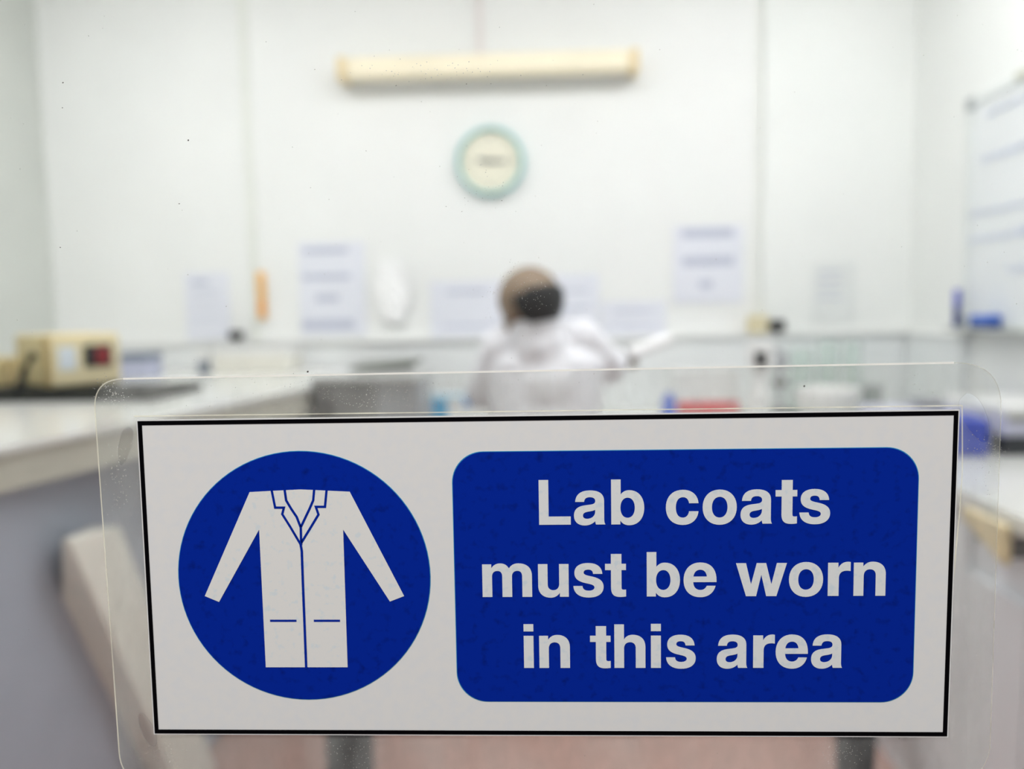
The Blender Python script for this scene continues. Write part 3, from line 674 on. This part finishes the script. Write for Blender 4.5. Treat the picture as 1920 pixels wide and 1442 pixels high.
# fringe of hair round the back and sides
bm = B(); bmesh.ops.create_uvsphere(bm, u_segments=96, v_segments=64, radius=1)
for v in bm.verts:                                             # it swells out of the scalp only where hair grows
    q = v.co.copy(); nz_ = noise.noise(q*7)
    low = -.30-.48*max(0, min(1, (.05-q.y)/.25)); lim = -.30+.40*max(0, min(1, (q.x+.15)/.3))
    m = min(.0-.30*q.y+.12*nz_-q.z, q.z-low, lim+.12*q.z+.05*nz_-q.y)
    m = max(0, min(1, (m+.07)/.14)); m = m*m*(3-2*m); k = .88+.14*m+.012*m*noise.noise(q*16)
    v.co = hd_(q.x*.098*k, -.012+q.y*.114*k, .012+q.z*.104*k)
obj('hair', bm, M_hair, person, True)
# coat: back, sleeves, collar and skirt as one garment
coat = [('cap', shL+Vector((0, 0, .004)), shR+Vector((0, 0, .004)), .064, .064), 
        ('cap', nb+Vector((-.004, .0, -.012)), chest, .092, .15), 
        ('cap', shL, elL, .066, .056), ('cap', elL, elL+(haL-elL)*.9, .056, .044), ('cap', shR, elR, .066, .056), ('cap', elR, elR+(haR-elR)*.86, .056, .044)]
for k in range(15):                                            # the back falls straight from the shoulders to the hem
    u = k/14; cz = 1.115-.475*u; wx = .186-.012*math.sin(PI*u)+.016*u*u; wy = .128+.02*u
    coat.append(('ell', (chest.x+(pel.x-chest.x)*u, 2.60-.015*math.sin(PI*u), cz), (wx, wy, .085), None))
for s in (-1, 1): coat.append(('cap', pel+Vector((.09*s, .02, -.01)), Vector((pel.x+.105*s, 2.82, .62)), .095, .085))
cb = solid_union(coat, .009, 5)
for v in cb.verts:                                             # folds hanging from the shoulders
    w = max(0, min(1, (1.2-v.co.z)/.25)); v.co.y += w*.0045*math.sin(v.co.x*58+v.co.z*4); v.co += Vector((1, 1, 1))*.002*noise.noise(v.co*12)
ct = obj('lab_coat', cb, M_coat, person, True)
col = B(); n = 26; rings = []
for r_, h_ in ((.080, -.02), (.075, .045), (.079, .053), (.084, .022), (.085, .002)):
    rings.append([col.verts.new(nb+Vector((-.012, .0, .0))+Vector((math.cos(a)*r_, math.sin(a)*r_*.95, h_-.012*math.sin(a)-.02*math.cos(a)*0))) for a in (PI*.62+PI*1.76*i/(n-1) for i in range(n))])
for A, Bq in zip(rings, rings[1:]):
    for i in range(n-1): col.faces.new((A[i], A[i+1], Bq[i+1], Bq[i]))
solidify(col, geom=col.faces[:], thickness=.003); obj('collar', col, M_coat, person, True)
tr = []
for s in (-1, 1):
    hip = pel+Vector((.09*s, .02, -.01)); kn = Vector((pel.x+.11*s, 2.92, .60)); an = Vector((pel.x+.10*s, 2.80, .29))
    tr += [('cap', hip, kn, .084, .063), ('cap', kn, an, .061, .050)]
obj('trousers', solid_union(tr, .009, 3), M_trous, person, True)
for s in (-1, 1):
    an = Vector((pel.x+.10*s, 2.80, .27)); toe = an+Vector((.02*s, .15, -.022))
    obj('shoe', solid_union([('cap', an+Vector((0, -.035, -.03)), toe, .038, .032)], .006, 3), M_black, person, True)
# rolled paper in the right hand
p0, p1 = at(1180, 664, 2.86), at(1256, 636, 2.92); rp = B(); n = 22; ax, ay, ad = frame_of(p1-p0); A = []
for k in range(2):
    row = []
    for i in range(n*2):
        a = 2*PI*i/n*1.02; r_ = .024-.00035*i; row.append(rp.verts.new((p0 if k == 0 else p1)+(ax*math.cos(a)+ay*math.sin(a))*r_))
    A.append(row)
for i in range(n*2-1): rp.faces.new((A[0][i], A[0][i+1], A[1][i+1], A[1][i]))
solidify(rp, geom=rp.faces[:], thickness=.0004)
tag(obj('rolled_paper', rp, M_film, smooth=True), 'rolled white paper held up in the right hand', 'paper')

# ------------------------------------------------------------------ the laminated sign
YS = .2725                                                       # print plane
def sp(px, py): p = at(px, py, YS); return (p.x, p.z)
UX = YS/FPX
sign = thing('safety_sign', (0, YS, sp(1000, 1440)[1]), 'laminated blue and white lab coat sign stuck on the door glass', 'sign')
def flat(name, loops, y, m, parent, thick=.0001):
    bm = shape2d(name, loops, thick); shift(bm, (0, y+thick/2, 0)); return obj(name, bm, m, parent)
# laminate pouch with the contact patches of the adhesive pads left out
TL, TR_, BR, BL = sp(176, 706), sp(1882, 680), sp(1864, 1462), sp(214, 1462)
def corner(p, q, r, rad, n=10):                                   # rounded corner q between p and r
    q = Vector(q); a = (Vector(p)-q).normalized(); b = (Vector(r)-q).normalized(); k = []
    for i in range(n+1):
        s = i/n; k.append(tuple((q+a*rad)*(1-s)**2+q*2*s*(1-s)+(q+b*rad)*s*s))
    return k
TL, TR_, BR, BL = sp(170, 712), sp(1884, 679), sp(1858, 1470), sp(224, 1470)
pouch = corner(BL, TL, TR_, 60*UX) + corner(TL, TR_, BR, 88*UX) + corner(TR_, BR, BL, 80*UX) + corner(BR, BL, TL, 62*UX)
def oval(cx, cy, rx, ry, rot, n=26, egg=.25, seed=0):
    o = []
    for i in range(n):
        a = 2*PI*i/n; x, y = rx*math.cos(a)*(1+egg*math.sin(a)), ry*math.sin(a); k = 1+.06*noise.noise(Vector((math.cos(a)*2, math.sin(a)*2, seed)))
        x, y = x*k, y*k; c_, s_ = math.cos(rot), math.sin(rot); o.append(sp(cx+x*c_-y*s_, cy+x*s_+y*c_))
    return o
pads = [oval(230, 838, 12, 38, .22, seed=1, egg=-.3), oval(1834, 786, 22, 50, -.42, seed=2, egg=-.25), oval(272, 1372, 12, 34, -.42, seed=3, egg=.1)]
flat('laminate_pouch', [pouch]+pads, .27385, M_film1, sign, .0004)
for p_ in pads: flat('adhesive_pad', [p_], .27390, M_film2, sign, .0003)
n4 = 11
def arc(lo, hi): return pouch[lo:hi]
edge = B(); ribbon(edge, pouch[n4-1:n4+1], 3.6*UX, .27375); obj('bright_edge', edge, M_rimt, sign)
edge = B(); ribbon(edge, pouch[3*n4-1:]+pouch[:n4], 2.4*UX, .27375); obj('film_edge', edge, M_rim, sign)
edge = B(); ribbon(edge, pouch[n4:3*n4], 1.5*UX, .27375); obj('film_edge', edge, M_rimf, sign)
# paper, border, seal line
cs = [sp(257, 790), sp(1798, 770.5), sp(1776.5, 1381.5), sp(289.5, 1376)]
X0, X1 = (cs[0][0]+cs[3][0])/2, (cs[1][0]+cs[2][0])/2; Z1, Z0 = (cs[0][1]+cs[1][1])/2, (cs[2][1]+cs[3][1])/2
def quad_inset(d): 
    return [(cs[0][0]+d, cs[0][1]-d), (cs[1][0]-d, cs[1][1]-d), (cs[2][0]-d, cs[2][1]+d), (cs[3][0]+d, cs[3][1]+d)]
flat('paper_sheet', [quad_inset(-2.4*UX)], .27285, M_sheet, sign, .0004)
bw = 8.2*UX
flat('black_border', [quad_inset(0), quad_inset(bw)], .27272, M_sblack, sign)
sl = [(x, z) for x, z in quad_inset(-9*UX)]
edge = B(); ribbon(edge, [sl[0], sl[1]], 2.4*UX, .27370); ribbon(edge, [sl[1], sp(1808, 880), sp(1803, 960), sp(1796, 1030), sp(1791, 1090)], 2.6*UX, .27371); obj('seal_line', edge, M_rim, sign)
# blue disc with the coat
cxz = sp(569, 1082.5); rad = (sp(804.5, 1082)[0]-sp(333.5, 1082)[0])/2; radz = (sp(569, 850.5)[1]-sp(569, 1315)[1])/2
def ell(cx, cz, rx, rz, n=96): return [(cx+rx*math.cos(2*PI*i/n), cz+rz*math.sin(2*PI*i/n)) for i in range(n)]
flat('print_fringe', [ell(*cxz, rad+1.4*UX, radz+1.4*UX)], .27276, M_fringe, sign)
disc = flat('blue_disc', [ell(*cxz, rad, radz)], .27264, M_sblue, sign)
def zq(x, y): return sp(300+x/2.6214, 800+y/2.6214)
outline = [(440, 322), (550, 316), (610, 313), (690, 309), (760, 312), (820, 315), (932, 320), (1200, 833), (1130, 860), (900, 506), (922, 1183), (520, 1183), (487, 506), (290, 862), (220, 833)]
coat_s = flat('coat_symbol', [[zq(*p) for p in outline]], .27252, M_coatw, disc)
def line(name, pts, w, y=.27245): return obj(name, ribbon(B(), [zq(*p) for p in pts], w*UX, y), M_sblue, coat_s)
line('collar_line', [(548, 308), (566, 398), (609, 398), (601, 430), (640, 492), (692, 580)], 4.6)
line('collar_line', [(819, 308), (811, 394), (766, 394), (779, 432), (738, 500), (694, 572)], 4.6)
line('lapel_line', [(612, 306), (620, 362), (645, 404), (672, 444), (692, 496), (694, 582)], 4.8)
line('lapel_line', [(758, 306), (753, 362), (735, 404), (712, 452), (693, 492)], 4.6)
line('front_seam', [(688, 560), (697, 610), (703, 780), (711, 980), (719, 1190)], 4.9, .27240)
line('pocket_line', [(541, 954), (671, 954)], 4.4); line('pocket_line', [(756, 954), (885, 954)], 4.4)
# blue text panel
px0, pz1 = sp(849, 848.5); px1 = sp(1722, 838)[0]; bx0 = sp(857, 1316)[0]; bx1 = sp(1712.5, 1316)[0]
xa, xb = (px0+bx0)/2, (px1+bx1)/2; za = (sp(1285, 844)[1]); zb2 = sp(1285, 1316)[1]
flat('print_fringe', [rrect(xa-1.3*UX, zb2-1.3*UX, xb+1.3*UX, za+1.3*UX, 60*UX, 14)], .27276, M_fringe, sign)
panel = flat('text_panel', [rrect(xa, zb2, xb, za, 60*UX, 14)], .27264, M_sblue, sign)
# bold grotesque letters, drawn as outlines (units: 718 = cap height)
def path(s):
    tk = s.replace(',', ' ').split(); loops = []; cur = []; i = 0; x = y = 0.0; cmd = None
    def num():
        nonlocal i
        v = float(tk[i]); i += 1; return v
    while i < len(tk):
        if tk[i].isalpha(): cmd = tk[i]; i += 1
        if cmd == 'Z':
            loops.append(cur); cur = []; continue
        if cmd == 'M': x, y = num(), num(); cur = [(x, y)]
        elif cmd == 'L': x, y = num(), num(); cur.append((x, y))
        elif cmd == 'H': x = num(); cur.append((x, y))
        elif cmd == 'V': y = num(); cur.append((x, y))
        elif cmd == 'C':
            a = (num(), num()); b = (num(), num()); c_ = (num(), num()); p0 = (x, y)
            for k in range(1, 11):
                t_ = k/10; u = 1-t_
                cur.append((u**3*p0[0]+3*u*u*t_*a[0]+3*u*t_*t_*b[0]+t_**3*c_[0], u**3*p0[1]+3*u*u*t_*a[1]+3*u*t_*t_*b[1]+t_**3*c_[1]))
            x, y = c_
    out = []
    for lp in loops:
        if abs(lp[0][0]-lp[-1][0])+abs(lp[0][1]-lp[-1][1]) < 1e-6: lp = lp[:-1]
        out.append(lp)
    return out
N_ = 'V 466 C 240 520 290 546 350 546 C 470 546 546 475 546 350 V 0 H 396 V 326 C 396 392 362 425 308 425 C 252 425 215 388 215 318 V 0 H 65 Z'
G = {
 'L': 'M 76 718 H 230 V 132 H 583 V 0 H 76 Z',
 'i': 'M 64 0 H 214 V 532 H 64 Z M 64 606 H 214 V 725 H 64 Z',
 't': 'M 94 532 H 10 V 430 H 94 V 150 C 94 38 132 -6 228 -6 C 262 -6 285 -3 309 1 V 114 C 298 112 288 111 280 111 C 252 111 245 120 245 152 V 430 H 309 V 532 H 245 V 690 H 94 Z',
 'n': 'M 65 532 H 206 '+N_, 'h': 'M 65 718 H 215 '+N_,
 'm': 'M 64 532 H 205 V 468 C 235 520 282 546 340 546 C 405 546 450 515 474 464 C 507 520 558 546 620 546 C 745 546 826 475 826 350 V 0 H 676 V 332 C 676 395 652 425 603 425 C 552 425 520 392 520 330 V 0 H 370 V 332 C 370 395 346 425 297 425 C 246 425 214 392 214 330 V 0 H 64 Z',
 'r': 'M 64 532 H 205 V 448 C 235 515 280 546 340 546 C 352 546 362 545 373 542 V 398 C 356 402 340 404 322 404 C 250 404 214 365 214 285 V 0 H 64 Z',
 'o': 'M 306 546 C 470 546 578 435 578 266 C 578 97 470 -14 306 -14 C 142 -14 34 97 34 266 C 34 435 142 546 306 546 Z M 306 431 C 232 431 182 368 182 266 C 182 164 232 101 306 101 C 380 101 430 164 430 266 C 430 368 380 431 306 431 Z',
 'c': 'M 524 332 C 512 465 425 546 290 546 C 130 546 34 435 34 266 C 34 97 130 -14 290 -14 C 425 -14 512 72 524 204 H 382 C 372 138 340 103 290 103 C 222 103 184 164 184 266 C 184 368 222 429 290 429 C 340 429 372 396 382 332 Z',
 'e': 'M 528 230 H 172 C 174 150 216 102 285 102 C 330 102 362 128 380 170 H 514 C 488 58 405 -14 283 -14 C 120 -14 23 95 23 262 C 23 432 122 546 279 546 C 440 546 528 440 528 262 Z M 380 320 C 372 392 335 430 279 430 C 222 430 184 392 174 320 Z',
 'a': 'M 50 364 C 58 485 140 546 285 546 C 430 546 508 490 508 380 V 90 C 508 50 514 20 527 0 H 378 C 372 15 368 32 366 54 C 322 8 265 -14 198 -14 C 95 -14 29 46 29 142 C 29 240 85 293 205 308 L 290 319 C 345 326 368 342 368 376 C 368 418 338 438 282 438 C 225 438 198 415 192 364 Z M 366 236 C 345 224 320 218 280 211 L 245 205 C 195 196 172 177 172 145 C 172 110 198 92 240 92 C 312 92 366 140 366 208 Z',
 'b': 'M 61 718 H 211 V 478 C 242 523 287 546 345 546 C 485 546 578 435 578 266 C 578 97 485 -14 345 -14 C 280 -14 233 12 203 62 V 0 H 61 Z M 318 427 C 250 427 206 364 206 266 C 206 168 250 105 318 105 C 386 105 430 168 430 266 C 430 364 386 427 318 427 Z',
 's': 'M 500 370 H 350 C 346 420 322 440 272 440 C 222 440 198 422 198 392 C 198 366 222 352 290 336 L 340 325 C 465 296 519 245 519 160 C 519 52 430 -14 280 -14 C 125 -14 35 55 30 174 H 178 C 182 122 215 97 280 97 C 338 97 371 118 371 150 C 371 180 345 195 275 211 L 225 222 C 100 251 48 300 48 386 C 48 488 130 546 270 546 C 410 546 494 484 500 370 Z',
 'w': 'M 10 532 H 160 L 237 190 L 320 532 H 460 L 541 190 L 620 532 H 769 L 617 0 H 464 L 389 345 L 314 0 H 162 Z'}
GL = {k: path(v) for k, v in G.items()}
GL['u'] = [[(611-x, 532-y) for x, y in lp] for lp in GL['n']]
LINES = [  # letter, left and right pixel, per line its base line at two ends
 ((984.2, 1010, 981.4, 1556), 84.0, 'L 1010.5 1070 a 1076 1135 b 1146 1208 c 1248.5 1309.8 o 1317.5 1381.5 a 1388.6 1447.8 t 1454 1494.6 s 1499 1556.7'),
 ((1119.6, 905, 1117.2, 1660), 82.6, 'm 904.4 997.5 u 1009 1066.3 s 1075 1131.7 t 1134.6 1173.8 b 1212.7 1275 e 1281.7 1343.5 w 1379.8 1475.2 o 1479.3 1543.3 r 1552.3 1594.6 n 1600.6 1660.6'),
 ((1252.6, 982, 1252.4, 1580), 81.2, 'i 982.3 1000.6 n 1011.2 1068.6 t 1106.5 1145 h 1152 1210.2 i 1220.5 1239.2 s 1249 1304.5 a 1344 1401.5 r 1412.2 1452.6 e 1454.4 1514.8 a 1521 1579.5')]
for (bl0, bx, bl1, bx2), cap_, s in LINES:
    tk = s.split(); pm = (sp(1285, bl0)[1]-sp(1285, bl0+1)[1])
    zz0, zz1 = sp(bx, bl0), sp(bx2, bl1); top = sp(bx, bl0-cap_)[1]-zz0[1]; ky = top/718
    for i in range(0, len(tk), 3):
        ch, l, r_ = tk[i], float(tk[i+1]), float(tk[i+2]); lp = GL[ch]
        gx = [p[0] for q in lp for p in q]; w0, w1 = min(gx), max(gx)
        a = sp(l, bl0-30)[0]; b = sp(r_, bl0-30)[0]; f = ((a+b)/2-zz0[0])/(zz1[0]-zz0[0]); z0 = zz0[1]+(zz1[1]-zz0[1])*f
        kx = (b-a)/(w1-w0)
        flat('letter', [[(a+(x-w0)*kx, z0+y*ky) for x, y in q] for q in lp], .27252, M_swhite, panel)

# ------------------------------------------------------------------ dust and dirt on the glass
rnd = random.Random(11); du = B()
def fleck(px, py, s, y=.27455):
    p = at(px, py, y); s *= y/FPX; a = rnd.uniform(0, PI); l = rnd.uniform(.8, 1.7); k = 5
    vs = [du.verts.new((p.x+s*(l*math.cos(2*PI*i/k)*math.cos(a)-math.sin(2*PI*i/k)*math.sin(a)), y, p.z+s*(l*math.cos(2*PI*i/k)*math.sin(a)+math.sin(2*PI*i/k)*math.cos(a)))) for i in range(k)]
    du.faces.new(vs)
def gauss_patch(cx, cy, sx, sy, n, s0=.5, s1=1.1, y=.27455):
    for _ in range(n): fleck(rnd.gauss(cx, sx), rnd.gauss(cy, sy), rnd.uniform(s0, s1), y)
gauss_patch(985, 555, 42, 34, 150, .3, .6); gauss_patch(955, 535, 12, 26, 60, .35, .8)
gauss_patch(800, 130, 90, 14, 60, .5, 1.1); gauss_patch(920, 345, 45, 30, 50, .4, .8)
for _ in range(260): fleck(rnd.uniform(0, 1920), rnd.uniform(0, 1442), rnd.uniform(.35, .8))
tag(obj('dust', du, M_dust, door), kind='stuff')
du = B()
Y2 = .27362
for _ in range(300): fleck(rnd.gauss(700, 90), rnd.uniform(712, 765), rnd.uniform(.4, .9), Y2)
gauss_patch(212, 735, 16, 14, 90, .5, 1.1, Y2); gauss_patch(1850, 850, 16, 24, 110, .4, .9, Y2); gauss_patch(225, 900, 14, 40, 70, .4, .9, Y2); gauss_patch(305, 1415, 24, 14, 90, .4, .9, Y2)
gauss_patch(660, 1410, 26, 20, 90, .4, .8, Y2); gauss_patch(1590, 1415, 26, 18, 90, .4, .8, Y2)
for _ in range(160): fleck(rnd.uniform(300, 1780), rnd.uniform(700, 768), rnd.uniform(.35, .8), Y2)
tag(obj('dust', du, M_dust, sign), kind='stuff')
du = B()
for px, py, s in ((1508, 724, 2.0), (353, 263, 1.5), (577, 697, 1.8), (118, 155, 1.2), (117, 202, 1.0), (336, 382, 1.0), (113, 464, 1.0)): fleck(px, py, s, .27452)
tag(obj('dirt', du, M_dirt, door), kind='stuff')
